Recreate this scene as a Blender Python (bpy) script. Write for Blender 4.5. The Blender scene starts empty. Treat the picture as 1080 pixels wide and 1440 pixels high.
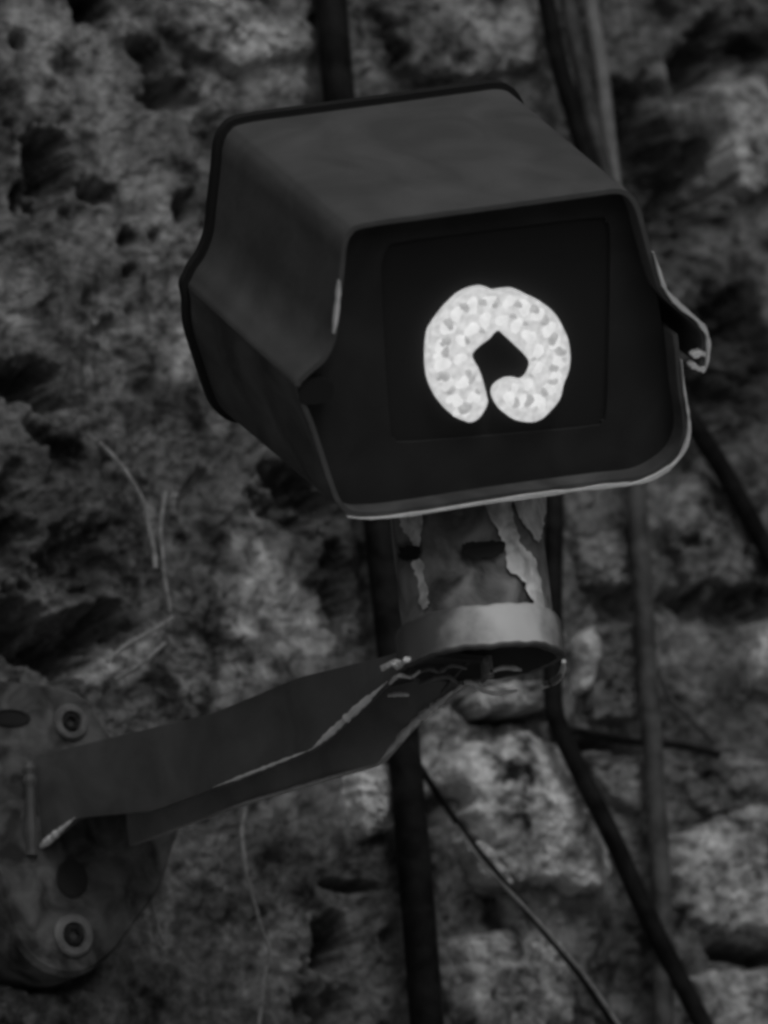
import bpy, bmesh, math, random
import numpy as np
from mathutils import Vector as V, Matrix
random.seed(7)
sc = bpy.context.scene
C = sc.collection

# ------------------------------------------------------------------ camera
YAW, PITCH, ROLL = math.radians(32), math.radians(14), math.radians(6)
WALL_D = 3.25                      # metres from camera to the wall at the picture centre
S = 0.0004                         # metres per photo pixel at 3 m
f = V((math.sin(YAW)*math.cos(PITCH), math.cos(YAW)*math.cos(PITCH), math.sin(PITCH)))
r0 = V((math.cos(YAW), -math.sin(YAW), 0))
u0 = r0.cross(f)
# camera turned clockwise about its axis, so plumb lines lean to the left in the picture
r = r0*math.cos(ROLL) - u0*math.sin(ROLL)
u = u0*math.cos(ROLL) + r0*math.sin(ROLL)
CAM = V((0, 0, 2.6)) - f*WALL_D
cd = bpy.data.cameras.new('camera'); cam = bpy.data.objects.new('camera', cd); C.objects.link(cam)
M = Matrix((r, u, -f)).transposed().to_4x4(); M.translation = CAM
cam.matrix_world = M
cd.sensor_fit = 'VERTICAL'; cd.sensor_height = 24; cd.lens = 12/(720*S/3.0)
cd.clip_start = .05; cd.clip_end = 200
cd.dof.use_dof = True; cd.dof.focus_distance = 2.84; cd.dof.aperture_fstop = 5.0
sc.camera = cam

# ------------------------------------------------------------------ light
SUN_EL, SUN_AZ = math.radians(40), math.radians(193)    # azimuth clockwise from +Y
w = bpy.data.worlds.new('World'); sc.world = w; w.use_nodes = True
nt = w.node_tree; nt.nodes.clear()
sky = nt.nodes.new('ShaderNodeTexSky'); sky.sky_type = 'NISHITA'; sky.sun_disc = False
sky.sun_elevation = SUN_EL; sky.sun_rotation = SUN_AZ; sky.dust_density = 4
bw = nt.nodes.new('ShaderNodeRGBToBW'); bg = nt.nodes.new('ShaderNodeBackground'); bg.inputs[1].default_value = .1
wo = nt.nodes.new('ShaderNodeOutputWorld')
nt.links.new(sky.outputs[0], bw.inputs[0]); nt.links.new(bw.outputs[0], bg.inputs[0]); nt.links.new(bg.outputs[0], wo.inputs[0])
sd = bpy.data.lights.new('sun', 'SUN'); sd.energy = .8; sd.angle = math.radians(12); sd.color = (1, 1, 1)
sun = bpy.data.objects.new('sun', sd); C.objects.link(sun)
sdir = V((math.sin(SUN_AZ)*math.cos(SUN_EL), math.cos(SUN_AZ)*math.cos(SUN_EL), math.sin(SUN_EL)))
sun.rotation_euler = sdir.to_track_quat('Z', 'Y').to_euler()
sun.location = sdir*6 + V((0, 0, 3))
sc.view_settings.view_transform = 'Standard'; sc.view_settings.look = 'None'
sc.view_settings.exposure = -1.1; sc.view_settings.gamma = 1
EXPO = 2**-1.1
sc.cycles.filter_width = 3.2
sc.cycles.max_bounces = 6

# ------------------------------------------------------------------ measuring helpers
def ray(px, py): return (f + r*((px-540)*S/3.0) - u*((py-720)*S/3.0))
def at(px, py, d): return CAM + ray(px, py)*d
def on_plane(px, py, o, n):
    d = ray(px, py); return CAM + d*((o-CAM).dot(n)/d.dot(n))
WN = V((0, -1, 0))
def on_wall(px, py, off=0): return on_plane(px, py, V((0, -off, 0)), WN)

# ------------------------------------------------------------------ noise
_rng = np.random.RandomState(3)
_perm = np.concatenate([_rng.permutation(512)]*3)
_g = _rng.rand(512)*2*np.pi
_gx, _gy = np.cos(_g), np.sin(_g)
def perlin(x, y):
    xi = np.floor(x).astype(int); yi = np.floor(y).astype(int)
    xf = x-xi; yf = y-yi
    uu = xf**3*(xf*(xf*6-15)+10); vv = yf**3*(yf*(yf*6-15)+10)
    def g(ix, iy, dx, dy):
        h = _perm[_perm[ix & 511]+(iy & 511)]; return _gx[h]*dx+_gy[h]*dy
    a = g(xi, yi, xf, yf); b = g(xi+1, yi, xf-1, yf); c = g(xi, yi+1, xf, yf-1); d = g(xi+1, yi+1, xf-1, yf-1)
    return (a+(b-a)*uu)*(1-vv)+(c+(d-c)*uu)*vv
def fbm(x, y, o=5, gain=.5, ridged=False):
    s = 0; a = 1; t = 0
    for i in range(o):
        n = perlin(x+17.3*i, y-9.1*i)
        if ridged: n = 1-2*np.abs(n)*1.4
        s = s+a*n; t += a; a *= gain; x = x*2.03; y = y*2.03
    return s/t
def smooth(e0, e1, x):
    t = np.clip((x-e0)/(e1-e0), 0, 1); return t*t*(3-2*t)

# ------------------------------------------------------------------ materials (all grey: a black-and-white picture)
def mat(name, col, rough=.6, metal=0, lo=None, hi=None, scale=40, detail=6, bump=0, bscale=200, spec=.5, coat=0):
    m = bpy.data.materials.new(name); m.use_nodes = True; n = m.node_tree.nodes; l = m.node_tree.links
    b = n['Principled BSDF']; b.inputs['Roughness'].default_value = rough; b.inputs['Metallic'].default_value = metal
    b.inputs['Specular IOR Level'].default_value = spec
    b.inputs['Base Color'].default_value = (col, col, col, 1)
    tc = n.new('ShaderNodeTexCoord')
    if lo is not None:
        nz = n.new('ShaderNodeTexNoise'); nz.inputs['Scale'].default_value = scale; nz.inputs['Detail'].default_value = detail
        nz.inputs['Distortion'].default_value = .6
        rp = n.new('ShaderNodeValToRGB'); rp.color_ramp.elements[0].position = .36; rp.color_ramp.elements[1].position = .66
        rp.color_ramp.elements[0].color = (lo, lo, lo, 1); rp.color_ramp.elements[1].color = (hi, hi, hi, 1)
        l.new(tc.outputs['Object'], nz.inputs['Vector']); l.new(nz.outputs[0], rp.inputs[0]); l.new(rp.outputs[0], b.inputs['Base Color'])
    if bump:
        bz = n.new('ShaderNodeTexNoise'); bz.inputs['Scale'].default_value = bscale; bz.inputs['Detail'].default_value = 5
        bp = n.new('ShaderNodeBump'); bp.inputs['Strength'].default_value = bump; bp.inputs['Distance'].default_value = .002
        l.new(tc.outputs['Object'], bz.inputs['Vector']); l.new(bz.outputs[0], bp.inputs['Height']); l.new(bp.outputs[0], b.inputs['Normal'])
    return m
def emit(name, lo, hi, scale):
    m = bpy.data.materials.new(name); m.use_nodes = True; n = m.node_tree.nodes; l = m.node_tree.links
    b = n['Principled BSDF']; b.inputs['Base Color'].default_value = (.1, .1, .1, 1); b.inputs['Roughness'].default_value = .4
    tc = n.new('ShaderNodeTexCoord'); nz = n.new('ShaderNodeTexNoise'); nz.inputs['Scale'].default_value = scale; nz.inputs['Detail'].default_value = 3
    mr = n.new('ShaderNodeMapRange'); mr.inputs[1].default_value = .3; mr.inputs[2].default_value = .7
    mr.inputs[3].default_value = lo/EXPO; mr.inputs[4].default_value = hi/EXPO
    l.new(tc.outputs['Object'], nz.inputs['Vector']); l.new(nz.outputs[0], mr.inputs[0])
    b.inputs['Emission Color'].default_value = (1, 1, 1, 1); l.new(mr.outputs[0], b.inputs['Emission Strength'])
    return m
def stone_mat(name):
    m = bpy.data.materials.new(name); m.use_nodes = True; n = m.node_tree.nodes; l = m.node_tree.links
    b = n['Principled BSDF']; b.inputs['Roughness'].default_value = .95; b.inputs['Specular IOR Level'].default_value = .15
    a = n.new('ShaderNodeAttribute'); a.attribute_name = 'tone'
    tc = n.new('ShaderNodeTexCoord')
    nz = n.new('ShaderNodeTexNoise'); nz.inputs['Scale'].default_value = 90; nz.inputs['Detail'].default_value = 7; nz.inputs['Distortion'].default_value = 1.2
    mr = n.new('ShaderNodeMapRange'); mr.inputs[1].default_value = .3; mr.inputs[2].default_value = .7; mr.inputs[3].default_value = .62; mr.inputs[4].default_value = 1.35
    mu = n.new('ShaderNodeMath'); mu.operation = 'MULTIPLY'
    l.new(tc.outputs['Object'], nz.inputs['Vector']); l.new(nz.outputs[0], mr.inputs[0])
    l.new(a.outputs['Fac'], mu.inputs[0]); l.new(mr.outputs[0], mu.inputs[1]); l.new(mu.outputs[0], b.inputs['Base Color'])
    bz = n.new('ShaderNodeTexNoise'); bz.inputs['Scale'].default_value = 260; bz.inputs['Detail'].default_value = 6
    bp = n.new('ShaderNodeBump'); bp.inputs['Strength'].default_value = .8; bp.inputs['Distance'].default_value = .003
    l.new(tc.outputs['Object'], bz.inputs['Vector']); l.new(bz.outputs[0], bp.inputs['Height']); l.new(bp.outputs[0], b.inputs['Normal'])
    return m
M_wall = stone_mat('weathered_masonry')
M_house = mat('grey_paint', .1, .62, lo=.078, hi=.114, scale=26, detail=9, bump=.2, bscale=140, spec=.3)
M_lower = mat('dusty_paint', .2, .75, lo=.06, hi=.13, scale=28, detail=8, bump=.25, bscale=90, spec=.2)
M_panel = mat('black_panel', .04, .65, lo=.032, hi=.046, scale=30, spec=.12)
M_win = mat('dark_glass', .032, .5, spec=.04)
M_blk = mat('black_rubber', .024, .8, spec=.12)
M_edge = mat('metal_and_rim_light', .8, .45, lo=.72, hi=.92, scale=120, metal=.0)  # pale metal, also used as painted light along the housing rim
M_brk = mat('bracket_paint', .15, .6, lo=.08, hi=.145, scale=22, detail=9, bump=.3, bscale=80, spec=.3)
M_inner = mat('lightened_bracket_paint', .42, .6, lo=.32, hi=.48, scale=30, bump=.2)  # paler copy of the bracket paint: light on the far arm side as colour
M_collar = mat('worn_metal', .3, .45, lo=.2, hi=.34, scale=25, bump=.1, bscale=60)
M_plate = mat('plate_paint', .12, .85, lo=.03, hi=.15, scale=55, detail=9, bump=.8, bscale=120, spec=.2)
M_neck = mat('weathered_neck', .2, .85, lo=.06, hi=.32, scale=48, detail=9, bump=.8, bscale=150, spec=.2)
M_flake = mat('pale_paint', .8, .8, lo=.4, hi=.95, detail=9, scale=90, bump=.5, bscale=200)
M_cable = mat('black_cable', .007, .7, lo=.004, hi=.016, scale=70, bump=.3, spec=.12)
M_cableg = mat('grey_cable', .055, .7, lo=.03, hi=.09, scale=60, bump=.4)
M_cablep = mat('pale_cable', .2, .7, lo=.12, hi=.24, scale=60)
M_root = mat('dry_stem', .3, .8, lo=.18, hi=.38, scale=150)
M_washer = mat('washer', .18, .6, lo=.1, hi=.22, scale=80, bump=.3)
M_board = emit('lit_board', .45, .7, 300)
M_led = emit('lit_led', .64, .8, 200)
M_chip = emit('dim_chip', .3, .44, 300)

# ------------------------------------------------------------------ object helpers
def link(name, verts, faces, m, parent=None, sm=True):
    me = bpy.data.meshes.new(name); me.from_pydata([tuple(v) for v in verts], [], faces)
    bm = bmesh.new(); bm.from_mesh(me); bmesh.ops.remove_doubles(bm, verts=bm.verts, dist=1e-6)
    bmesh.ops.recalc_face_normals(bm, faces=bm.faces); bm.to_mesh(me); bm.free()
    return fin(name, me, m, parent, sm)
def fin(name, me, m, parent=None, sm=True, ang=35):
    me.materials.append(m)
    o = bpy.data.objects.new(name, me); C.objects.link(o)
    if parent is not None:
        o.parent = parent; o.matrix_parent_inverse = world_of(parent).inverted()
    if sm:
        me.shade_smooth(); me.set_sharp_from_angle(angle=math.radians(ang))
    return o
def world_of(o):
    mtx = Matrix.Translation(o.location)
    return mtx
def thing(name, label, cat, loc, group=None):
    o = bpy.data.objects.new(name, None); C.objects.link(o); o.location = loc; o.empty_display_size = .02
    return tag(o, label, cat, group)
def tag(o, label, cat, group=None):
    o['label'] = label; o['category'] = cat
    if group: o['group'] = group
    return o
def spline(pts, per=8):
    P = [V(p) for p in pts]; out = []
    for i in range(len(P)-1):
        a = P[max(i-1, 0)]; b = P[i]; c = P[i+1]; d = P[min(i+2, len(P)-1)]
        for k in range(per):
            t = k/per
            out.append(.5*((2*b)+(c-a)*t+(2*a-5*b+4*c-d)*t*t+(3*b-a-3*c+d)*t**3))
    out.append(P[-1]); return out
def tube(pts, rad, seg=14, wob=0):
    vs = []; fs = []; N = len(pts)
    ref = V((0, 1, 0))
    for i, p in enumerate(pts):
        t = (pts[min(i+1, N-1)]-pts[max(i-1, 0)]).normalized()
        a = t.cross(ref)
        if a.length < 1e-3: a = t.cross(V((1, 0, 0)))
        a.normalize(); b = a.cross(t)
        rr = rad[i] if isinstance(rad, list) else rad
        if wob: rr *= 1+wob*random.uniform(-1, 1)
        for k in range(seg):
            q = 2*math.pi*k/seg; vs.append(p+a*(math.cos(q)*rr)+b*(math.sin(q)*rr))
    for i in range(N-1):
        for k in range(seg):
            k2 = (k+1) % seg; fs.append((i*seg+k, i*seg+k2, (i+1)*seg+k2, (i+1)*seg+k))
    fs.append(tuple(range(seg))); fs.append(tuple((N-1)*seg+k for k in range(seg)))
    return vs, fs

# ------------------------------------------------------------------ stone wall
# (x, y, rx, ry, turn, depth in metres) hollows of the wall, and (x, y, rx, ry, turn, amount) lighter or darker weathering
PITS = [(125,10,30,30,0,.05),(65,235,30,62,8,.06),(22,290,16,20,0,.03),(205,90,20,50,-25,.035),(240,135,45,20,15,.03),(135,272,32,16,10,.025),
 (40,545,60,24,35,.045),(15,740,34,70,0,.045),(98,905,72,46,8,.07),(22,885,42,40,0,.05),(178,335,16,14,0,.02),(258,285,18,22,0,.025),(30,60,14,16,0,.02),
 (470,835,25,80,0,.06),(610,1135,24,30,20,.03),(895,185,38,70,-8,.06),(955,255,70,55,20,.045),(1000,560,50,60,0,.04),(985,80,26,50,30,.05),
 (940,330,50,60,20,.03),(1065,225,10,22,0,.03),(460,1335,34,44,10,.05),(488,1246,36,9,5,.02),(1050,1345,70,15,8,.04),(1040,70,40,20,30,.02),
 (160,470,40,20,40,.012),(70,640,50,20,45,.02),(110,780,60,50,0,.02),(270,720,30,60,0,.012),(420,700,60,40,30,.03),(350,520,40,40,0,.02),
 (1000,460,60,50,0,.025),(300,200,30,60,0,.015),(870,850,40,40,0,.015),(1000,860,70,40,0,.02),(660,60,30,60,10,.015),
 (10,1330,40,60,0,.04),(70,1380,80,20,5,.03),(690,1005,70,14,5,.03),(840,1045,70,12,8,.03),(470,1420,40,30,0,.03),(180,385,12,12,0,.02),(215,335,10,10,0,.02)]
TONES = [(735,1105,75,65,0,.75),(650,1065,50,40,20,.5),(700,1060,50,30,0,.4),(640,1000,40,30,0,.35),(1010,1400,70,45,0,.35),(600,1060,14,60,0,.5),(960,1200,40,60,0,.3),(720,1340,60,30,0,.3),(650,1350,30,60,0,.3),(500,60,30,60,0,.2),(690,30,60,40,0,.3),(300,45,110,45,0,.45),(390,90,50,40,0,.35),(235,440,90,90,0,.25),(250,510,26,45,10,.5),(150,480,40,60,0,.3),(345,790,60,70,-20,.55),(400,860,40,60,-30,.5),
 (190,925,70,26,-35,.6),(330,940,90,40,-15,.4),(525,70,14,60,0,.5),(730,60,60,70,0,.35),(1040,205,40,70,0,.45),(935,90,26,50,0,.35),(985,370,50,50,0,.35),
 (305,605,20,22,0,.6),(520,1120,34,60,0,.7),(215,1290,34,60,0,.5),(380,1330,90,60,0,.3),(260,1220,90,40,0,.15),(45,40,50,50,0,.3),(90,120,60,60,0,.25),(230,330,50,50,0,.35),(290,350,30,40,0,.4),
 (150,620,40,40,0,.2),(215,720,10,50,-10,.35),(140,260,80,110,0,.15),(330,110,60,50,0,.3),(20,420,40,60,0,.3),
 (60,700,120,110,0,-.3),(430,690,70,70,0,-.35),(330,640,70,60,0,-.25),(1030,520,110,130,0,-.6),(950,260,110,130,0,-.6),(985,380,110,90,0,-.4),(890,60,60,70,0,-.25),(1040,60,70,70,0,-.3),(250,560,80,30,0,-.3),(700,60,20,80,0,-.2),(420,1240,140,60,0,-.1),(1000,1010,100,70,0,-.4),(850,960,40,70,0,-.35),(990,800,90,60,0,-.25),(720,1300,110,30,0,-.4),(560,1230,60,100,0,-.2),(860,760,60,60,0,-.25)]
def blob(px, pz, cx, cy, rx, ry, ang, wx, wy):
    dx = px-cx+wx*rx*.9; dy = pz-cy+wy*ry*.9
    a = math.radians(ang); ca, sa = math.cos(a), math.sin(a)
    x = (dx*ca+dy*sa)/rx; y = (-dx*sa+dy*ca)/ry
    return np.sqrt(x*x+y*y)
def to_px(X, Y, Z):
    dx, dy, dz = X-CAM.x, Y-CAM.y, Z-CAM.z
    d = dx*f.x+dy*f.y+dz*f.z
    return 540+(dx*r.x+dy*r.y+dz*r.z)/d*3/S, 720-(dx*u.x+dy*u.y+dz*u.z)/d*3/S
def tone_at(X, Z, PX, PY, base):
    n1 = fbm(X*9+3, Z*9, 4); n2 = fbm(X*30+n1*2, Z*22+5, 5, .6); n3 = fbm(X*70, Z*70+3, 4, .6)
    n4 = fbm(X*150+n2*3, Z*110, 4, .7)
    t = base*(1+1.5*n1+2.3*n2+1.3*n3+1.1*n4)
    wx = fbm(X*22, Z*22+40, 4, .6)*2.2; wy = fbm(X*22+60, Z*22, 4, .6)*2.2
    g = np.zeros_like(X)
    for (cx, cy, rx, ry, a, k) in TONES:
        d = blob(PX, PY, cx, cy, rx*1.15, ry*1.15, a, wx, wy); g += k*(1-smooth(.35, 1.15, d))
    t = t+np.where(g > 0, g*.34*(1+1.6*n2+1.6*n3+1.2*n4), g*t*.95)
    return np.clip(t, .018, .72)
edges = [on_wall(a, b) for a in (-60, 1140) for b in (-60, 1500)]
x0, x1 = min(e.x for e in edges), max(e.x for e in edges); z0, z1 = min(e.z for e in edges), max(e.z for e in edges)
STEP = .0013
def axis(a, b, ext):
    n = int((b-a)/STEP); mid = np.linspace(a, b, n); k = np.cumsum(np.geomspace(STEP, .4, 34)); k = k[k < ext]
    return np.concatenate([a-k[::-1], mid, b+k])
gx = axis(x0, x1, 3.0); gz = axis(z0, z1, 2.6)
X, Z = np.meshgrid(gx, gz)
PX, PY = to_px(X, 0*X, Z)
w1 = fbm(X*8, Z*8, 3); w2 = fbm(X*8+50, Z*8, 3)
H = .012*fbm(X*6, Z*6, 3)+.012*fbm(X*22+w1*1.5, Z*17+w2*1.5, 5, .55)+.004*fbm(X*50+w2*2, Z*60+w1*2, 4, .55, ridged=True)+.0035*fbm(X*130, Z*120, 3, .6)
cav = fbm(X*36+w2*2, Z*30+7, 3, .5)
H -= .008*smooth(.2, .5, cav)                     # many small natural cavities
wx = fbm(X*28, Z*28+80, 4, .6)*2.4; wy = fbm(X*28+30, Z*28, 4, .6)*2.4
for (cx, cy, rx, ry, a, dep) in PITS:
    d = blob(PX, PY, cx, cy, rx, ry, a, wx*.8, wy*.8); H -= dep*1.05*(1-smooth(.2, 1.3, d))*(1+.9*wx*.4)
H = np.minimum(H, .016)
T = tone_at(X, Z, PX, PY, .125)
ny, nx = X.shape
verts = np.stack([X, -H, Z], -1).reshape(-1, 3)
idx = np.arange(nx*ny).reshape(ny, nx)
quads = np.stack([idx[:-1, :-1], idx[:-1, 1:], idx[1:, 1:], idx[1:, :-1]], -1).reshape(-1, 4)
me = bpy.data.meshes.new('stone_wall'); me.vertices.add(len(verts)); me.vertices.foreach_set('co', verts.ravel())
me.loops.add(quads.size); me.loops.foreach_set('vertex_index', quads.ravel().astype(np.int32))
me.polygons.add(len(quads)); me.polygons.foreach_set('loop_start', np.arange(0, quads.size, 4, dtype=np.int32))
me.update(calc_edges=True)
at_ = me.attributes.new('tone', 'FLOAT', 'POINT'); at_.data.foreach_set('value', T.ravel().astype(np.float32))
me.materials.append(M_wall); me.shade_smooth()
wall = bpy.data.objects.new('stone_wall', me); C.objects.link(wall)
tag(wall, 'rough weathered rubble stone wall with dark hollows filling the background', 'wall')

def stone(poly, h, tone, seed):
    """one irregular face of rubble standing proud of the mortar"""
    pts = [on_wall(a, b) for a, b in poly]; P = np.array([(p.x, p.z) for p in pts]); c = P.mean(0)
    NS, NR = 120, 40
    ang = np.linspace(0, 2*np.pi, NS, endpoint=False)
    # outline radius by angle
    rad = []
    for a in ang:
        d = np.array([math.cos(a), math.sin(a)]); best = 0
        for i in range(len(P)):
            p, q = P[i]-c, P[(i+1) % len(P)]-c; e = q-p
            den = d[0]*e[1]-d[1]*e[0]
            if abs(den) < 1e-9: continue
            t = (p[0]*e[1]-p[1]*e[0])/den; s = (p[0]*d[1]-p[1]*d[0])/den
            if t > 0 and -1e-6 <= s <= 1+1e-6: best = max(best, t)
        rad.append(best)
    rad = np.array(rad)
    for _ in range(3): rad = .25*np.roll(rad, 1)+.5*rad+.25*np.roll(rad, -1)
    ox, oy = np.cos(ang)*rad+c[0], np.sin(ang)*rad+c[1]
    rad = rad*(1+.42*fbm(ox*40+seed, oy*40, 4, .6)+.22*fbm(ox*130+seed, oy*130, 3))
    R = np.linspace(.02, 1.06, NR)[:, None]
    XX = c[0]+R*np.cos(ang)*rad; ZZ = c[1]+R*np.sin(ang)*rad
    prof = 1-np.clip(R, 0, 1)**3*.35-np.where(R > .95, (R-.95)*14, 0)
    nn = .012*fbm(XX*24+seed, ZZ*24, 5, .55)+.004*fbm(XX*130, ZZ*120+seed, 3, .6)+.0045*fbm(XX*70+seed, ZZ*70, 4, .6, ridged=True)-.008*smooth(.2, .42, fbm(XX*45, ZZ*45+seed, 3))
    HH = h*prof+nn
    px, py = to_px(XX, 0*XX, ZZ)
    TT = tone_at(XX, ZZ, px, py, tone)
    vs = np.stack([XX, -HH, ZZ], -1).reshape(-1, 3).tolist(); cH = float(HH[0].mean()); vs.append([c[0], -cH, c[1]])
    fs = []
    for i in range(NR-1):
        for k in range(NS):
            k2 = (k+1) % NS; fs.append((i*NS+k, i*NS+k2, (i+1)*NS+k2, (i+1)*NS+k))
    for k in range(NS): fs.append((NS*NR, (k+1) % NS, k))
    m_ = bpy.data.meshes.new('stone'); m_.from_pydata(vs, [], fs)
    a_ = m_.attributes.new('tone', 'FLOAT', 'POINT'); a_.data.foreach_set('value', np.append(TT.ravel(), TT.mean()).astype(np.float32))
    m_.materials.append(M_wall); m_.shade_smooth()
    o = bpy.data.objects.new('stone', m_); C.objects.link(o); o.parent = wall
    return o
STONES = [([(640,1060),(700,1035),(760,1050),(800,1100),(835,1160),(848,1220),(820,1268),(770,1250),(700,1240),(665,1180),(625,1110)], .022, 0.46),
 ([(945,1180),(990,1150),(1050,1140),(1120,1170),(1120,1320),(1040,1318),(960,1310),(940,1250)], .018, 0.4),
 ([(950,1370),(1040,1365),(1120,1375),(1120,1500),(960,1500)], .02, 0.30),
 ([(640,1320),(720,1300),(770,1330),(800,1400),(800,1480),(650,1480)], .016, 0.26),
 ([(640,985),(700,968),(770,960),(775,990),(730,1008),(660,1012)], .02, 0.53),
 ([(800,900),(815,885),(822,925),(812,975),(795,985)], .022, 0.46),
 ([(930,700),(975,650),(1040,720),(1070,830),(960,830),(930,780)], .016, 0.23),
 ([(800,760),(880,750),(885,830),(800,835)], .014, 0.19),
 ([(810,890),(885,870),(890,1010),(820,1020)], .013, 0.15),
 ([(1045,880),(1120,870),(1120,990),(1050,970)], .018, 0.46),
 ([(1000,130),(1050,110),(1120,150),(1120,220),(1040,290),(1010,230)], .018, 0.26),
 ([(940,1090),(1000,1060),(1120,1080),(1120,1140),(980,1150)], .012, 0.18),
 ([(480,1090),(535,1075),(550,1170),(500,1190)], .018, 0.46),
 ([(630,1180),(665,1190),(700,1255),(670,1258)], .02, 0.49),
 ([(800,1060),(890,1065),(900,1150),(850,1130)], .012, 0.16),
 ([(190,20),(300,-20),(430,-10),(440,70),(330,100),(250,70)], .014, 0.23),
 ([(520,10),(640,-10),(740,0),(760,90),(690,110),(560,110)], .012, 0.20)]
for i, (pl, h, tn) in enumerate(STONES): stone(pl, h, tn, i*7.7)

# ------------------------------------------------------------------ unseen ground at the foot of the wall, added for bounce light
g = link('ground', [(-60, -60, 0), (60, -60, 0), (60, .03, 0), (-60, .03, 0)], [(0, 1, 2, 3)], mat('pale_bounce_ground', .3, .95, lo=.2, hi=.36, scale=6, bump=.6, bscale=60, spec=.1))
g['kind'] = 'structure'

# ------------------------------------------------------------------ cables and stems on the wall
def cable(name, pts, rpx, m, label, cat, off=.02, group=None, wob=0, seg=14):
    P = spline([on_wall(a, b, off) for a, b in pts], 10); q = random.uniform(0, 9)
    P = [p+V((.0008*math.sin(i*.17+q)+.0003*math.sin(i*.47+2*q), .0015*math.sin(i*.2+q), 0)) for i, p in enumerate(P)]
    vs, fs = tube(P, rpx*S*1.06, seg, wob)
    o = link(name, vs, fs, m); return tag(o, label, cat, group)
cable('conduit', [(458,-120),(470,60),(505,420),(540,800),(566,1050),(600,1400),(612,1560)], 24, M_cable, 'thick black conduit running down behind lamp and bracket', 'conduit', .03)
cable('cable', [(776,560),(778,700),(778,860),(780,985),(795,1045),(860,1180),(930,1320),(1020,1500)], 14, M_cable, 'black cable dropping beside the neck then slanting down to the right', 'cable', .038)
cable('cable', [(888,560),(896,700),(904,850),(914,1000),(926,1150),(930,1300),(930,1520)], 15, M_cableg, 'dull grey cable hanging straight down right of the collar', 'cable', .028)
cable('cable', [(880,440),(935,540),(990,620),(1040,700),(1130,860)], 15, M_cable, 'black cable slanting away from lower right corner of lamp housing', 'cable', .028)
cable('cable', [(748,-110),(772,20),(800,140),(832,250),(880,400)], 14, M_cable, 'black cable coming down to the right end of the housing top', 'cable', .03)
cable('cable', [(778,-110),(805,40),(828,150),(852,250),(890,400)], 12, M_cableg, 'dark grey cable between black and pale cables above housing', 'cable', .026)
cable('cable', [(818,-110),(836,40),(850,140),(862,240),(890,420)], 11, M_cablep, 'pale grey cable outermost of the three above the housing', 'cable', .022)
cable('wire', [(585,1070),(625,1130),(680,1205),(760,1305),(830,1390),(900,1490)], 5, M_cable, 'thin dark wire slanting across lower wall beside conduit', 'wire', .028)
cable('wire', [(640,1160),(690,1225),(770,1312),(838,1392),(905,1490)], 2.2, M_root, 'thin pale highlight painted along the dark slanting wire', 'wire', .036)  # pale strip stands in for the highlight on the dark wire
cable('wire', [(775,1022),(830,1032),(890,1042),(950,1048),(1010,1062)], 6, M_cable, 'short dark wire crossing between two cables right of the collar', 'wire', .024)
cable('wire', [(925,940),(945,985),(975,1015),(1005,1045)], 4, M_cableg, 'short grey wire curving off the dull grey cable', 'wire', .024)
st = [([(345,1135),(340,1180),(348,1235),(366,1295),(378,1335),(368,1385),(364,1460)], 3, 'pale dry stem hanging below the bracket arm'),
 ([(140,622),(180,668),(204,712),(212,755),(218,800)], 3.4, 'pale dry stem curving down the wall left of housing'),
 ([(232,690),(226,750),(230,800),(240,860)], 2.8, 'faint dry stem left of the pale light patch'),
 ([(150,930),(180,905),(215,888),(245,868)], 3.2, 'upper dry stem above bolt of the wall plate'),
 ([(160,955),(195,935),(215,920),(232,905)], 3, 'lower dry stem above bolt of the wall plate'),
 ([(228,1185),(205,1215),(215,1270),(228,1330)], 2.6, 'dry stem along right side of the wall plate')]
for p, rr, lb in st: cable('dry_stem', p, rr, M_root, lb, 'dry stem', .016, 'dry plant stems on the wall', .25, 8)

# ------------------------------------------------------------------ bracket
PLY = -.034                                           # front of the wall plate
base = on_wall(120, 1135, .034)
# collar centre: same height as the arm root, found along its own line of sight
d = ray(678, 938); COL = CAM+d*((base.z-CAM.z)/d.z) if abs(d.z) > 1e-6 else base
arm = V((base.x-COL.x, base.y-COL.y, 0)); ARML = arm.length; arm.normalize()
side = V((-arm.y, arm.x, 0))
if side.dot(f) > 0: side = -side                     # towards the camera
k_ = (COL-CAM).dot(f)/3.0
CR = 117*S*k_                                         # collar radius
HW = 79*S*k_                                          # half width of the arm
print('COLLAR', COL, 'base', base, 'len', ARML, 'depth', (COL-CAM).dot(f))
brk = thing('lamp_bracket', 'dark hollow metal bracket arm bolted to the wall at lower left', 'bracket', base)
def prof(pts, sgn):
    o = COL+side*(HW*sgn); out = []
    for a, b in pts:
        p = on_plane(a, b, o, side); out.append(((p-COL).dot(arm), p.z))
    return sorted(out)
near_top = prof([(20,1080),(80,1056),(300,1003),(420,953),(545,922)], 1)
near_bot = prof([(45,1204),(108,1150),(215,1140),(330,1098),(440,1055),(548,958)], 1)
far_bot = prof([(215,1180),(240,1170),(350,1131),(540,1075),(588,1020),(655,966)], -1)
def itp(tb, x): return float(np.interp(x, [t[0] for t in tb], [t[1] for t in tb]))
us = sorted(set(np.linspace(CR*.55, ARML+.012, 44).tolist()))
def armsheet(name, tops, bots, sg, th, m):
    vs = []; fs = []
    for uu in us:
        o = COL+arm*uu
        for k, (zz) in enumerate((bots(uu), tops(uu))):
            for e in (0, 1):
                p = o+side*(HW*sg-th*e*sg); vs.append(V((p.x, p.y, zz)))
    n = len(us)
    for i in range(n-1):
        a, b = i*4, i*4+4
        for q, s_ in ((0, 2), (2, 3), (3, 1), (1, 0)): fs.append((a+q, a+s_, b+s_, b+q))
    fs.append((0, 1, 3, 2)); e = (n-1)*4; fs.append((e, e+2, e+3, e+1))
    return link(name, vs, fs, m, brk)
TH = .0036
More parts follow.
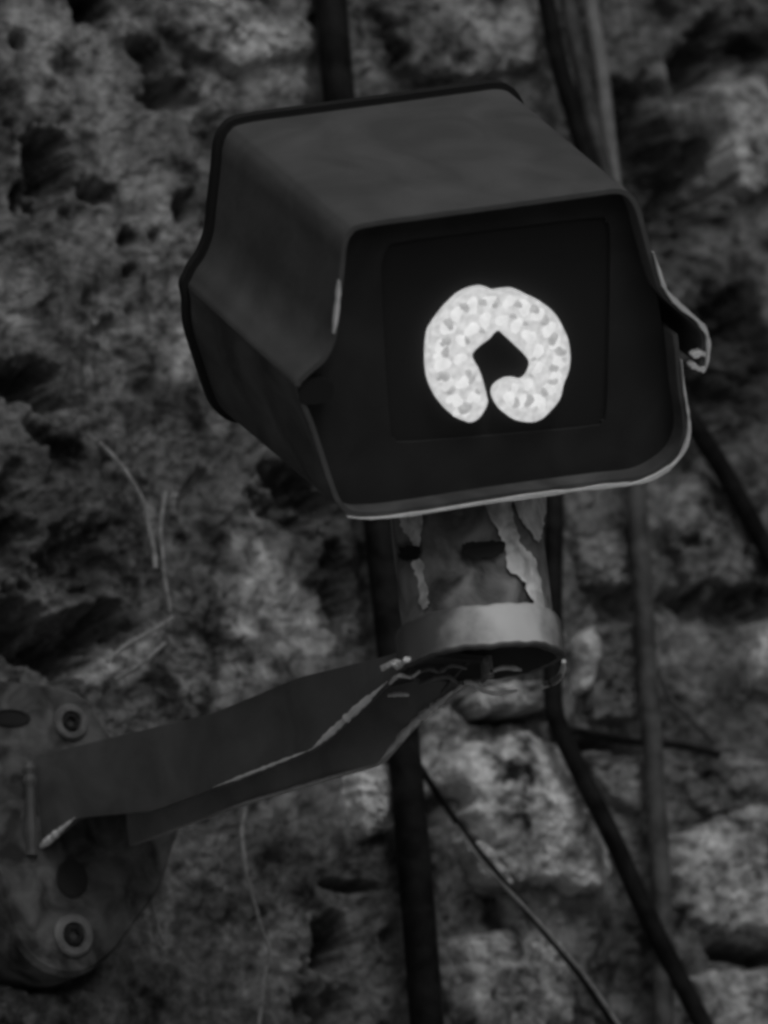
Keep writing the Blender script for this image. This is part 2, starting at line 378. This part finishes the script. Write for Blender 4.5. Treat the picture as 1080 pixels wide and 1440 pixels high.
nt_ = lambda x: itp(near_top, x); nb_ = lambda x: itp(near_bot, x)
fb_ = lambda x: min(itp(far_bot, x), itp(near_top, x)-.006)
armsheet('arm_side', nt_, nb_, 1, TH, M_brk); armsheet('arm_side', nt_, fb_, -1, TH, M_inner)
vs = []; fs = []
for uu in us:
    for zz in (nt_(uu)-.0004, nt_(uu)-.0034):
        for sg in (-1, 1):
            p = COL+arm*uu+side*(HW-.0026)*sg; vs.append(V((p.x, p.y, zz)))
for i in range(len(us)-1):
    a, b = i*4, i*4+4
    for q, s_ in ((0, 1), (1, 3), (3, 2), (2, 0)): fs.append((a+q, a+s_, b+s_, b+q))
fs.append((0, 1, 3, 2)); e = (len(us)-1)*4; fs.append((e, e+1, e+3, e+2))
link('arm_top', vs, fs, M_brk, brk)
# bright edges along the bottom of both sides
def edge_strip(sg, fn, u_a, u_b, rr):
    P = []
    for uu in np.linspace(u_a, u_b, 30):
        p = COL+arm*uu+side*((HW-TH/2)*sg+.0022); P.append(V((p.x, p.y, fn(uu)+.0006)))
    n = len(P); vs, fs = tube(P, [rr*max(.12, min(1, 3.4*min(i, n-1-i)/n))*random.uniform(.55, 1.15) for i in range(n)], 8); link('bright_edge', vs, fs, M_edge, brk)
def u_near(a, b): p = on_plane(a, b, COL+side*HW, side); return (p-COL).dot(arm)
def u_far(a, b): p = on_plane(a, b, COL-side*HW, side); return (p-COL).dot(arm)
edge_strip(1, nb_, u_near(435,1055), u_near(546,960), .0026)
edge_strip(1, nb_, u_near(45,1204), u_near(106,1151), .0022)
edge_strip(1, nb_, u_near(300,1110), u_near(440,1055), .0012)
edge_strip(-1, fb_, u_far(540,1075), u_far(655,966), .0027)
edge_strip(-1, fb_, u_far(300,1150), u_far(540,1075), .0013)
# collar: round cup, open below, with lip
zb = COL.z+.002; zt = zb+62*S*k_
def ringmesh(prof_, seg=120, a0=0, a1=2*math.pi, cap=True):
    vs = []; fs = []; n = len(prof_); full = abs(a1-a0-2*math.pi) < 1e-6
    m_ = seg if full else seg+1
    for i in range(m_):
        q = a0+(a1-a0)*i/seg
        g = 1+.007*math.sin(3*q+1)+.005*math.sin(7*q)+.003*math.sin(17*q); dz = .0004*math.sin(5*q+2)+.00025*math.sin(13*q)+.0002*math.sin(29*q)
        for (rr, zz) in prof_: vs.append(V((COL.x+math.cos(q)*rr*g, COL.y+math.sin(q)*rr*g, zz+dz)))
    for i in range(seg):
        j = (i+1) % m_
        for k in range(n):
            k2 = (k+1) % n; fs.append((i*n+k, i*n+k2, j*n+k2, j*n+k))
    if not full:
        fs.append(tuple(range(n))); fs.append(tuple((m_-1)*n+k for k in range(n)))
    return vs, fs
vs, fs = ringmesh([(CR, zb), (CR, zt-.005), (CR-.0015, zt-.0018), (CR-.005, zt), (CR-.03, zt+.001), (CR-.03, zt-.003), (CR-.006, zt-.004), (CR-.004, zt-.006), (CR-.0035, zb)])
def highlight_mat(c, rad, lo, hi):  # paler round patch: the light on the collar's right put into colour
    m = mat('collar_highlight', lo, .5); n = m.node_tree.nodes; l = m.node_tree.links; b = n['Principled BSDF']
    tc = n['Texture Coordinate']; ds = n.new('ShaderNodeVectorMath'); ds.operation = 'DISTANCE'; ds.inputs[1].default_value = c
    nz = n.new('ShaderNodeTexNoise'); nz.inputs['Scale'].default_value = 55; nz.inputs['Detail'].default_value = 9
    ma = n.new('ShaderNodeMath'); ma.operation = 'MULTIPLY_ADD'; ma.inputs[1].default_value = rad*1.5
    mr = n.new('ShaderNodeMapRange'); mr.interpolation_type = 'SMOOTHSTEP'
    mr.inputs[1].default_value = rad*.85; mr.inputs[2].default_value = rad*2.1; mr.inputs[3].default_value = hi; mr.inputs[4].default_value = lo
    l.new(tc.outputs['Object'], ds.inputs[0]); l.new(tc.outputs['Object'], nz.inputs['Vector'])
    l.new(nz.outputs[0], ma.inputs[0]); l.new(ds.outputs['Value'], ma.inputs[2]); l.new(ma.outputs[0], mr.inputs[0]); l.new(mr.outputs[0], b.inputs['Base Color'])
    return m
def on_cyl(a, b, R_):
    d = ray(a, b); o = CAM-COL; A = d.x**2+d.y**2; B = 2*(o.x*d.x+o.y*d.y); Cc = o.x**2+o.y**2-R_**2
    D_ = max(B*B-4*A*Cc, 0); return CAM+d*((-B-math.sqrt(D_))/(2*A))
link('collar', vs, fs, highlight_mat(on_cyl(722, 885, CR), .034, .1, .7), brk)
aa = math.atan2(-arm.y, -arm.x)
vs, fs = ringmesh([(CR-.0001, zb-.0012), (CR+.0008, zb-.0002), (CR+.0006, zb+.001), (CR-.0036, zb+.001), (CR-.0042, zb-.001)], 100, aa-1.9, aa+1.0)
link('lip', vs, fs, M_brk, brk)
# clip and torn scraps in the hollow
def at_z(a, b, z):
    d = ray(a, b); return CAM+d*((z-CAM.z)/d.z)
def scrap(name, pts, rr, m, z, par):
    P = spline([at_z(a, b, z) for a, b in pts], 5); n = len(P)
    vs, fs = tube(P, [rr*(.55+.45*math.sin(math.pi*(i+.5)/n)) for i in range(n)], 8, .2); return link(name, vs, fs, m, par)
scrap('cable_clip', [(683,928),(684,940),(679,958)], .0024, M_washer, zb-.002, brk)
scrap('cable_clip', [(688,946),(702,940),(718,939),(732,942)], .0015, M_flake, zb-.002, brk)
scrap('torn_metal', [(536,938),(556,930),(570,932),(590,922),(606,917)], .0014, M_edge, zb+.003, brk)
scrap('torn_metal', [(545,978),(562,976),(574,977)], .0014, M_edge, zb-.004, brk)
scrap('torn_metal', [(590,962),(612,954),(632,952),(648,966)], .0014, M_washer, zb-.002, brk)
scrap('torn_metal', [(620,975),(640,950),(660,930)], .0009, M_brk, zb-.001, brk)
scrap('torn_metal', [(538,942),(552,934),(560,938),(571,928),(584,930),(598,921),(618,918)], .0016, M_edge, zb+.001, brk)
scrap('torn_metal', [(585,948),(604,941),(618,944),(634,936),(655,940)], .0013, M_washer, zb-.003, brk)
scrap('torn_metal', [(548,962),(560,950),(578,952),(590,944)], .0012, M_edge, zb-.003, brk)
scrap('torn_metal', [(640,972),(655,960),(668,962),(682,972),(700,975),(728,971)], .0015, M_edge, zb-.003, brk)
scrap('torn_metal', [(762,966),(780,958),(790,946),(793,930)], .0018, M_edge, zb+.001, brk)
scrap('torn_metal', [(765,962),(778,958),(788,950)], .0018, M_washer, zb-.002, brk)
# wall plate
pl = [(-70,955),(30,958),(95,968),(125,985),(140,1010),(190,1080),(250,1150),(245,1190),(225,1250),(190,1300),(155,1345),(110,1372),(60,1362),(25,1325),(5,1260),(-10,1215),(-70,1190)]
Q = spline(pl+[pl[0]], 4)[:-1] if False else [V((a, b, 0)) for a, b in pl]
Q = spline([(a, b, 0) for a, b in pl]+[(pl[0][0], pl[0][1], 0)], 4)[:-1]
fr = [on_wall(q.x, q.y, -PLY) for q in Q]; n = len(fr); cen = sum(fr, V())/n
vs = [cen+(p-cen)*.965 for p in fr]+[p+V((0, .003, 0)) for p in fr]+[V((p.x, .03, p.z)) for p in fr]
fs = [tuple(range(n))]+[(a*n+i, a*n+(i+1) % n, (a+1)*n+(i+1) % n, (a+1)*n+i) for a in (0, 1) for i in range(n)]
link('wall_plate', vs, fs, M_plate, brk)
wp = [(28,1075),(40,1072),(42,1100),(43,1140),(45,1203),(60,1212)]
P = spline([on_wall(a, b, -PLY+.001) for a, b in wp[1:5]], 7)
vs, fs = tube(P, [.0035*random.uniform(.75, 1.25) for _ in P], 8); link('weld', vs, fs, M_brk, brk)
def lathe_y(c, prof_, seg=28):
    vs = []; fs = []; n = len(prof_)
    for i in range(seg):
        q = 2*math.pi*i/seg
        for rr, yy in prof_: vs.append(V((c.x+math.cos(q)*rr, c.y-yy, c.z+math.sin(q)*rr)))
    for i in range(seg):
        j = (i+1) % seg
        for k in range(n-1): fs.append((i*n+k, i*n+k+1, j*n+k+1, j*n+k))
    fs.append(tuple(i*n+n-1 for i in range(seg))); return vs, fs
for (a, b, rr) in ((98,1016,25), (102,1316,29)):
    c = on_wall(a, b, -PLY); R_ = rr*S*1.06
    vs, fs = lathe_y(c, [(R_, -.002), (R_, .002), (R_*.9, .0032), (R_*.62, .0032), (R_*.58, .002), (R_*.5, -.0015), (R_*.5, -.0018)])
    o = link('washer', vs, fs, M_washer, brk)
    vs, fs = lathe_y(c, [(R_*.55, .0002), (R_*.52, .0022), (R_*.4, .003), (R_*.28, .0026), (R_*.26, -.0012), (R_*.1, -.0014)], 6)
    link('bolt', vs, fs, M_blk, o)
for (a, b, rx, ry) in ((14,1010,24,11), (100,1236,19,24)):  # black discs: the shade inside open holes put into colour
    c = on_wall(a, b, -PLY); vs = []; fs = []; sg = 24
    for dep in ((1.15, .0012), (1.0, .0016), (.85, .0008)):
        for i in range(sg):
            q = 2*math.pi*i/sg; vs.append(V((c.x+math.cos(q)*rx*S*dep[0]*1.15, c.y-dep[1], c.z+math.sin(q)*ry*S*dep[0])))
    for k in range(2):
        for i in range(sg): fs.append((k*sg+i, k*sg+(i+1) % sg, (k+1)*sg+(i+1) % sg, (k+1)*sg+i))
    fs.append(tuple(2*sg+i for i in range(sg)))
    link('dark_hole', vs, fs, M_blk, brk)

# ------------------------------------------------------------------ lamp housing
dF = (COL-CAM).dot(f)-.075
OF = at(690, 505, dF)
kk = dF/3.0
# the housing axis: from its face to its back
def roll_v(x, y): return r*(x*S*kk)+u*(y*S*kk)
bk = roll_v(-150, 128)+f*.13
LEN = bk.length; nb = bk.normalized()
OB = OF+bk
e1 = (r-nb*r.dot(nb)).normalized(); e2 = e1.cross(nb); e2 = e2 if e2.dot(u) > 0 else -e2
lamp = thing('wall_lamp', 'dark box shaped lamp with a glowing horseshoe of lights on its black face', 'lamp', OF)
def fp(a, b, s=0): p = on_plane(a, b, OF+nb*s, nb)-OF; return V((p.dot(e1), p.dot(e2), 0))
def bp_(a, b): p = on_plane(a, b, OB, nb)-OB; return V((p.dot(e1), p.dot(e2), 0))
def pt(q, s): return OF+e1*q.x+e2*q.y+nb*s         # s metres behind the face plane
SH = (-170, -142)
HOOD = [(413.5,541),(417,533),(430,520),(452,500),(465,470),(470,430),(476,375),(479,345),(488,324),(510,312),(600,299),(720,283),(830,268),(864,264),(884,270),(898,292),(910,335),(922,378),(931,404),(950,426),(978,450),(990,470),(991,496),(988,514)]
LOW = [(953,470),(956,500),(960,545),(966,585),(966,612),(957,636),(936,658),(900,676),(850,682),(780,691),(680,705),(580,721),(520,727),(492,724),(474,708),(462,680),(449,640),(434,595),(420,562),(414,543)]
def dense(pl, per=5, closed=False): return [(p.x, p.y) for p in spline([(a, b, 0) for a, b in pl], per)]
def offs(P, d):
    out = []; n = len(P)
    for i in range(n):
        t = (P[min(i+1, n-1)]-P[max(i-1, 0)]).normalized(); nn = V((-t.y, t.x, 0)); out.append(P[i]-nn*d)
    return out
def rear_px(a, b):
    k = max(0, 1-abs(b-545)/70)*max(0, min(1, (480-a)/60)); k = k*k*(3-2*k)
    return a+SH[0]+17*k, b+SH[1]+2*k
def shell(name, px, th, s_front, m, flip):
    D = dense(px); F0 = [fp(a, b) for a, b in D]; B0 = [bp_(*rear_px(a, b)) for a, b in D]
    F1 = offs(F0, th*flip); B1 = offs(B0, th*flip)
    N = 9; vs = []; fs = []; n = len(D)
    for (A, B) in ((F0, B0), (F1, B1)):
        for k in range(N):
            t = k/(N-1); s = s_front+(LEN-s_front)*t
            for i in range(n): vs.append(pt(A[i].lerp(B[i], max(0, s/LEN)), s))
    blk = N*n
    for L_ in (0, 1):
        for k in range(N-1):
            for i in range(n-1): a = L_*blk+k*n+i; fs.append((a, a+1, a+n+1, a+n))
    for i in range(n-1):
        fs.append((i, i+1, blk+i+1, blk+i)); e = (N-1)*n; fs.append((e+i, e+i+1, blk+e+i+1, blk+e+i))
    for k in range(N-1):
        for c in (0, n-1): a = k*n+c; fs.append((a, a+n, blk+a+n, blk+a))
    return link(name, vs, fs, m, lamp), F0, B0, F1
hood, HF, HB, HI = shell('hood', HOOD, .0026, -.002, M_house, 1)
low, LF, LB, LI = shell('lower_shell', LOW, .0026, 0, M_lower, 1)
# back plate and its dark gasket
rear = HB+LB
def poly_cap(name, P, s, m, par, th=.003):
    n = len(P); vs = [pt(p, s) for p in P]+[pt(p, s+th) for p in P]
    return link(name, vs, [tuple(range(n)), tuple(range(n, 2*n))]+[(i, (i+1) % n, n+(i+1) % n, n+i) for i in range(n)], m, par)
RE = [rear_px(a, b) for a, b in dense(HOOD)[2:-14]+dense(LOW)[8:]]
RB = [bp_(a, b) for a, b in RE]
poly_cap('back_plate', RB, LEN-.004, M_blk, lamp)
def band(name, P, rr, s, m, par, depth=.006, closed=True):
    """flat band running round an outline: rr metres proud of it and depth metres deep"""
    n = len(P); O = []
    for i in range(n):
        a = P[(i-1) % n] if closed else P[max(i-1, 0)]; b = P[(i+1) % n] if closed else P[min(i+1, n-1)]
        t = (b-a).normalized(); O.append(P[i]+V((-t.y, t.x, 0))*rr)
    vs = [pt(p, s) for p in P]+[pt(p, s) for p in O]+[pt(p, s+depth) for p in O]+[pt(p, s+depth) for p in P]
    m_ = n if closed else n-1; fs = []
    for q in range(4):
        q2 = (q+1) % 4
        for i in range(m_): j = (i+1) % n; fs.append((q*n+i, q*n+j, q2*n+j, q2*n+i))
    if not closed: fs += [(0, n, 2*n, 3*n), (n-1, 2*n-1, 3*n-1, 4*n-1)]
    return link(name, vs, fs, m, par)
band('gasket', RB, .003, LEN-.003, M_blk, lamp, .006)
# black face panel with a sunken window
IN = [p*1.0 for p in HI[6:-22]]+[p for p in LI[6:]]
WIN = [(536,372),(545,350),(565,340),(700,322),(835,306),(852,312),(858,330),(857,450),(853,575),(846,592),(830,600),(700,612),(575,622),(556,618),(549,600),(540,480)]
PS = .011; WS = .0138
WP = [fp(a, b, PS) for a, b in [(p.x, p.y) for p in spline([(a, b, 0) for a, b in WIN]+[(WIN[0][0], WIN[0][1], 0)], 4)[:-1]]]
bm = bmesh.new()
def loop(P, s):
    v = [bm.verts.new(pt(p, s)) for p in P]; e = [bm.edges.new((v[i], v[(i+1) % len(v)])) for i in range(len(v))]; return v, e
v1, ed1 = loop(IN, PS); v2, ed2 = loop(WP, PS)
bmesh.ops.triangle_fill(bm, edges=ed1+ed2, use_beauty=True)
v3 = [bm.verts.new(pt(p*1.0, WS)) for p in WP]
for i in range(len(v2)): j = (i+1) % len(v2); bm.faces.new((v2[i], v2[j], v3[j], v3[i]))
bmesh.ops.recalc_face_normals(bm, faces=bm.faces)
me = bpy.data.meshes.new('front_panel'); bm.to_mesh(me); bm.free(); fin('front_panel', me, M_panel, lamp, True, 30)
poly_cap('window', WP, WS-.0005, M_win, lamp, .002)
# pale rim strips: bright light along the rim put into colour
def strip(px, prd, dep, s, taper=True, name='rim_highlight'):
    P = [fp(a, b) for a, b in dense(px, 4)]; n = len(P); vs = []; fs = []
    for i in range(n):
        t = (P[min(i+1, n-1)]-P[max(i-1, 0)]).normalized(); nn = V((-t.y, t.x, 0))
        k = max(.15, min(1, 5*min(i, n-1-i)/n)) if taper else 1
        k *= random.uniform(.45, 1.25)
        h = prd*k
        for (o, q) in ((-h*.5, s), (h*.5, s), (h*.5, s+dep), (-h*.5, s+dep)): vs.append(pt(P[i]+nn*o, q))
    for i in range(n-1):
        for k in range(4): k2 = (k+1) % 4; fs.append((i*4+k, i*4+k2, i*4+4+k2, i*4+4+k))
    fs += [(0, 1, 2, 3), tuple((n-1)*4+k for k in range(4))]
    return link(name, vs, fs, M_edge, lamp)
strip([(488,726),(520,728),(580,722),(680,706),(780,692),(850,683),(900,677),(937,659),(958,637),(967,612),(967,585),(961,545),(957,505)], .0019, .003, -.0018)
strip([(915,352),(923,378),(932,404),(951,426),(979,450),(991,470),(992,496),(989,515)], .0024, .003, -.0042)
strip([(474,392),(471,430),(466,466)], .002, .003, -.0042)
# latch hook on the right; left, a black piece painting the latch recess's shade
strip([(990,497),(984,495),(972,500)], .0028, .006, -.003, False, 'latch_hook')
strip([(989,515),(983,518),(970,511)], .003, .006, -.003, False, 'latch_hook')
P = [fp(a, b) for a, b in dense([(418,548),(428,534),(452,532),(468,540),(466,560),(445,568),(424,566),(418,548)], 4)[:-1]]
poly_cap('dark_recess', P, -.0005, M_blk, lamp, .01)
# glowing horseshoe board with its lights
Z4 = [(370,830),(300,800),(240,740),(195,670),(165,590),(155,480),(165,350),(200,280),(270,190),(350,120),(440,88),(490,93),(530,108),(560,105),(640,100),(720,135),(800,175),(860,230),(900,300),(930,370),(942,460),(935,540),(905,620),(885,700),(830,770),(770,820),(700,830),(620,810),(560,760),(527,690),(540,640),(590,605),(640,598),(690,605),(725,570),(740,520),(720,480),(660,420),(600,365),(540,318),(490,365),(430,410),(395,460),(430,530),(455,600),(475,680),(480,730),(440,800),(400,828)]
LS = .0065
BO = [(p.x, p.y) for p in spline([(702.5+(560+a/3.857-702)*.972, 501+(380+b/3.857-500)*.972, 0) for a, b in Z4+Z4[:1]], 4)[:-1]]
BP = [fp(a, b, LS) for a, b in BO]
n = len(BP); cen = fp(702, 500)
bm = bmesh.new()
va = [bm.verts.new(pt(p, LS)) for p in BP]; vb = [bm.verts.new(pt(p, WS)) for p in BP]
ee = [bm.edges.new((va[i], va[(i+1) % n])) for i in range(n)]
bmesh.ops.triangle_fill(bm, edges=ee, use_beauty=True)
for i in range(n): j = (i+1) % n; bm.faces.new((va[i], va[j], vb[j], vb[i]))
bmesh.ops.recalc_face_normals(bm, faces=bm.faces)
me = bpy.data.meshes.new('light_board'); bm.to_mesh(me); bm.free(); board = fin('light_board', me, M_board, lamp, False)
dome = None
def led(zx, zy, rr, m, name):
    c = fp(560+zx/3.857, 380+zy/3.857, LS); R_ = rr/3.857*S*kk
    vs = []; fs = []; sg = 12; q1, q2 = random.uniform(0, 6), random.uniform(0, 6); rings = [(1, 0), (.9, .3), (.65, .55), (.3, .68)]
    for (q, hh) in rings:
        for i in range(sg):
            a = 2*math.pi*i/sg; g = 1+.22*math.sin(2*a+q1)+.13*math.sin(3*a+q2); vs.append(pt(c+V((math.cos(a)*q*R_*g, math.sin(a)*q*R_*g, 0)), LS-hh*R_*(1.5 if name == 'chip' else .7)))
    for k in range(3):
        for i in range(sg): fs.append((k*sg+i, k*sg+(i+1) % sg, (k+1)*sg+(i+1) % sg, (k+1)*sg+i))
    fs.append(tuple(3*sg+i for i in range(sg)))
    return link(name, vs, fs, m, board)
MID = [(372,770),(330,690),(290,600),(262,510),(258,420),(285,330),(340,255),(415,205),(500,195),(590,195),(670,215),(745,260),(800,325),(832,405),(838,490),(825,570),(795,640),(740,695),(670,720),(605,690)]
MID = [(540+(a-540)*1.08, 475+(b-475)*1.07) if b < 700 else (a, b-12) for a, b in MID]
for k, (a, b) in enumerate(MID):
    led(a+random.uniform(-8, 8), b+random.uniform(-8, 8), random.uniform(34, 44), M_led, 'led')
    x, y = MID[(k+1) % len(MID)]
    if k < len(MID)-1: led((a+x)/2+random.uniform(-22, 22), (b+y)/2+random.uniform(-22, 22), random.uniform(24, 34), M_chip, 'chip')
for (a, b, rr) in [(350,610,36),(410,690,34),(335,480,34),(345,380,34),(400,320,40),(470,270,38),(560,270,34),(640,300,38),(710,360,40),(760,440,36),(760,530,28),(705,620,30),(630,640,26),(215,470,24),(232,580,24),(285,700,26),(880,450,26),(860,610,24),(780,740,26),(320,770,24)]: led(a, b, rr, M_led, 'led')
for (a, b, rr) in [(380,560,22),(395,590,26),(430,660,16),(370,380,24),(455,330,18),(625,250,18),(690,290,16),(735,480,14),(720,570,14),(850,530,20),(860,385,16),(235,400,20),(225,585,16),(800,285,18),(375,735,28)]: led(a, b, rr, M_chip, 'chip')
# neck: upright stub between collar and housing, with slots and flakes of old pale paint
NR_ = 107*S*k_; NX = V((COL.x, COL.y, 0))
ztop = at(660, 660, (COL-CAM).dot(f)).z
vs = []; fs = []; sg = 64; hs = np.linspace(zt-.004, ztop, 20)
for z in hs:
    for i in range(sg):
        q = 2*math.pi*i/sg; rr = NR_*(1+.03*fbm(np.array([q*3]), np.array([z*60]), 3)[0])
        vs.append(V((COL.x+math.cos(q)*rr, COL.y+math.sin(q)*rr, z)))
for k in range(len(hs)-1):
    for i in range(sg): fs.append((k*sg+i, k*sg+(i+1) % sg, (k+1)*sg+(i+1) % sg, (k+1)*sg+i))
fs += [tuple(range(sg)), tuple((len(hs)-1)*sg+i for i in range(sg))]
neck = link('neck', vs, fs, M_neck, lamp)
def on_neck(a, b, R_):
    d = ray(a, b); o = CAM-COL; A = d.x**2+d.y**2; B = 2*(o.x*d.x+o.y*d.y); Cc = o.x**2+o.y**2-R_**2
    D_ = max(B*B-4*A*Cc, 0); return CAM+d*((-B-math.sqrt(D_))/(2*A))
def patch(name, px, proud, m, thick=.004):
    D = dense(px+[px[0]], 6)[:-1]; n = len(D)
    j = [(random.uniform(-2.6, 2.6), random.uniform(-2.2, 2.2)) for _ in D]
    o = [on_neck(a+x, b+y, NR_*1.02+proud) for (a, b), (x, y) in zip(D, j)]; i_ = [on_neck(a, b, NR_*.94) for a, b in D]
    bm = bmesh.new(); A = [bm.verts.new(p) for p in o]; B = [bm.verts.new(p) for p in i_]
    ee = [bm.edges.new((A[i], A[(i+1) % n])) for i in range(n)]
    bmesh.ops.triangle_fill(bm, edges=ee, use_beauty=True)
    for i in range(n): k = (i+1) % n; bm.faces.new((A[i], A[k], B[k], B[i]))
    bmesh.ops.recalc_face_normals(bm, faces=bm.faces)
    me = bpy.data.meshes.new(name); bm.to_mesh(me); bm.free(); return fin(name, me, m, neck, False)
patch('slot', [(650,766),(672,761),(706,762),(706,778),(675,784),(650,782)], .0028, M_blk)
patch('slot', [(562,772),(578,768),(590,772),(588,784),(572,788),(562,784)], .0016, M_blk)
patch('paint_flake', [(557,715),(592,708),(592,745),(588,768),(577,757),(566,742)], .001, M_flake)
patch('paint_flake', [(578,790),(592,786),(597,815),(603,850),(592,852),(587,820)], .001, M_flake)
patch('paint_flake', [(676,700),(712,694),(724,735),(735,768),(752,785),(762,830),(764,866),(752,850),(735,815),(716,800),(712,775),(700,745)], .0012, M_flake)
patch('paint_flake', [(722,694),(765,688),(764,735),(759,762),(745,745),(729,725)], .0009, M_flake)
patch('paint_flake', [(632,715),(648,712),(650,735),(640,745)], .0009, M_neck)
print('tris', sum(len(o.data.loop_triangles) or len(o.data.polygons)*2 for o in C.objects if o.type == 'MESH'))
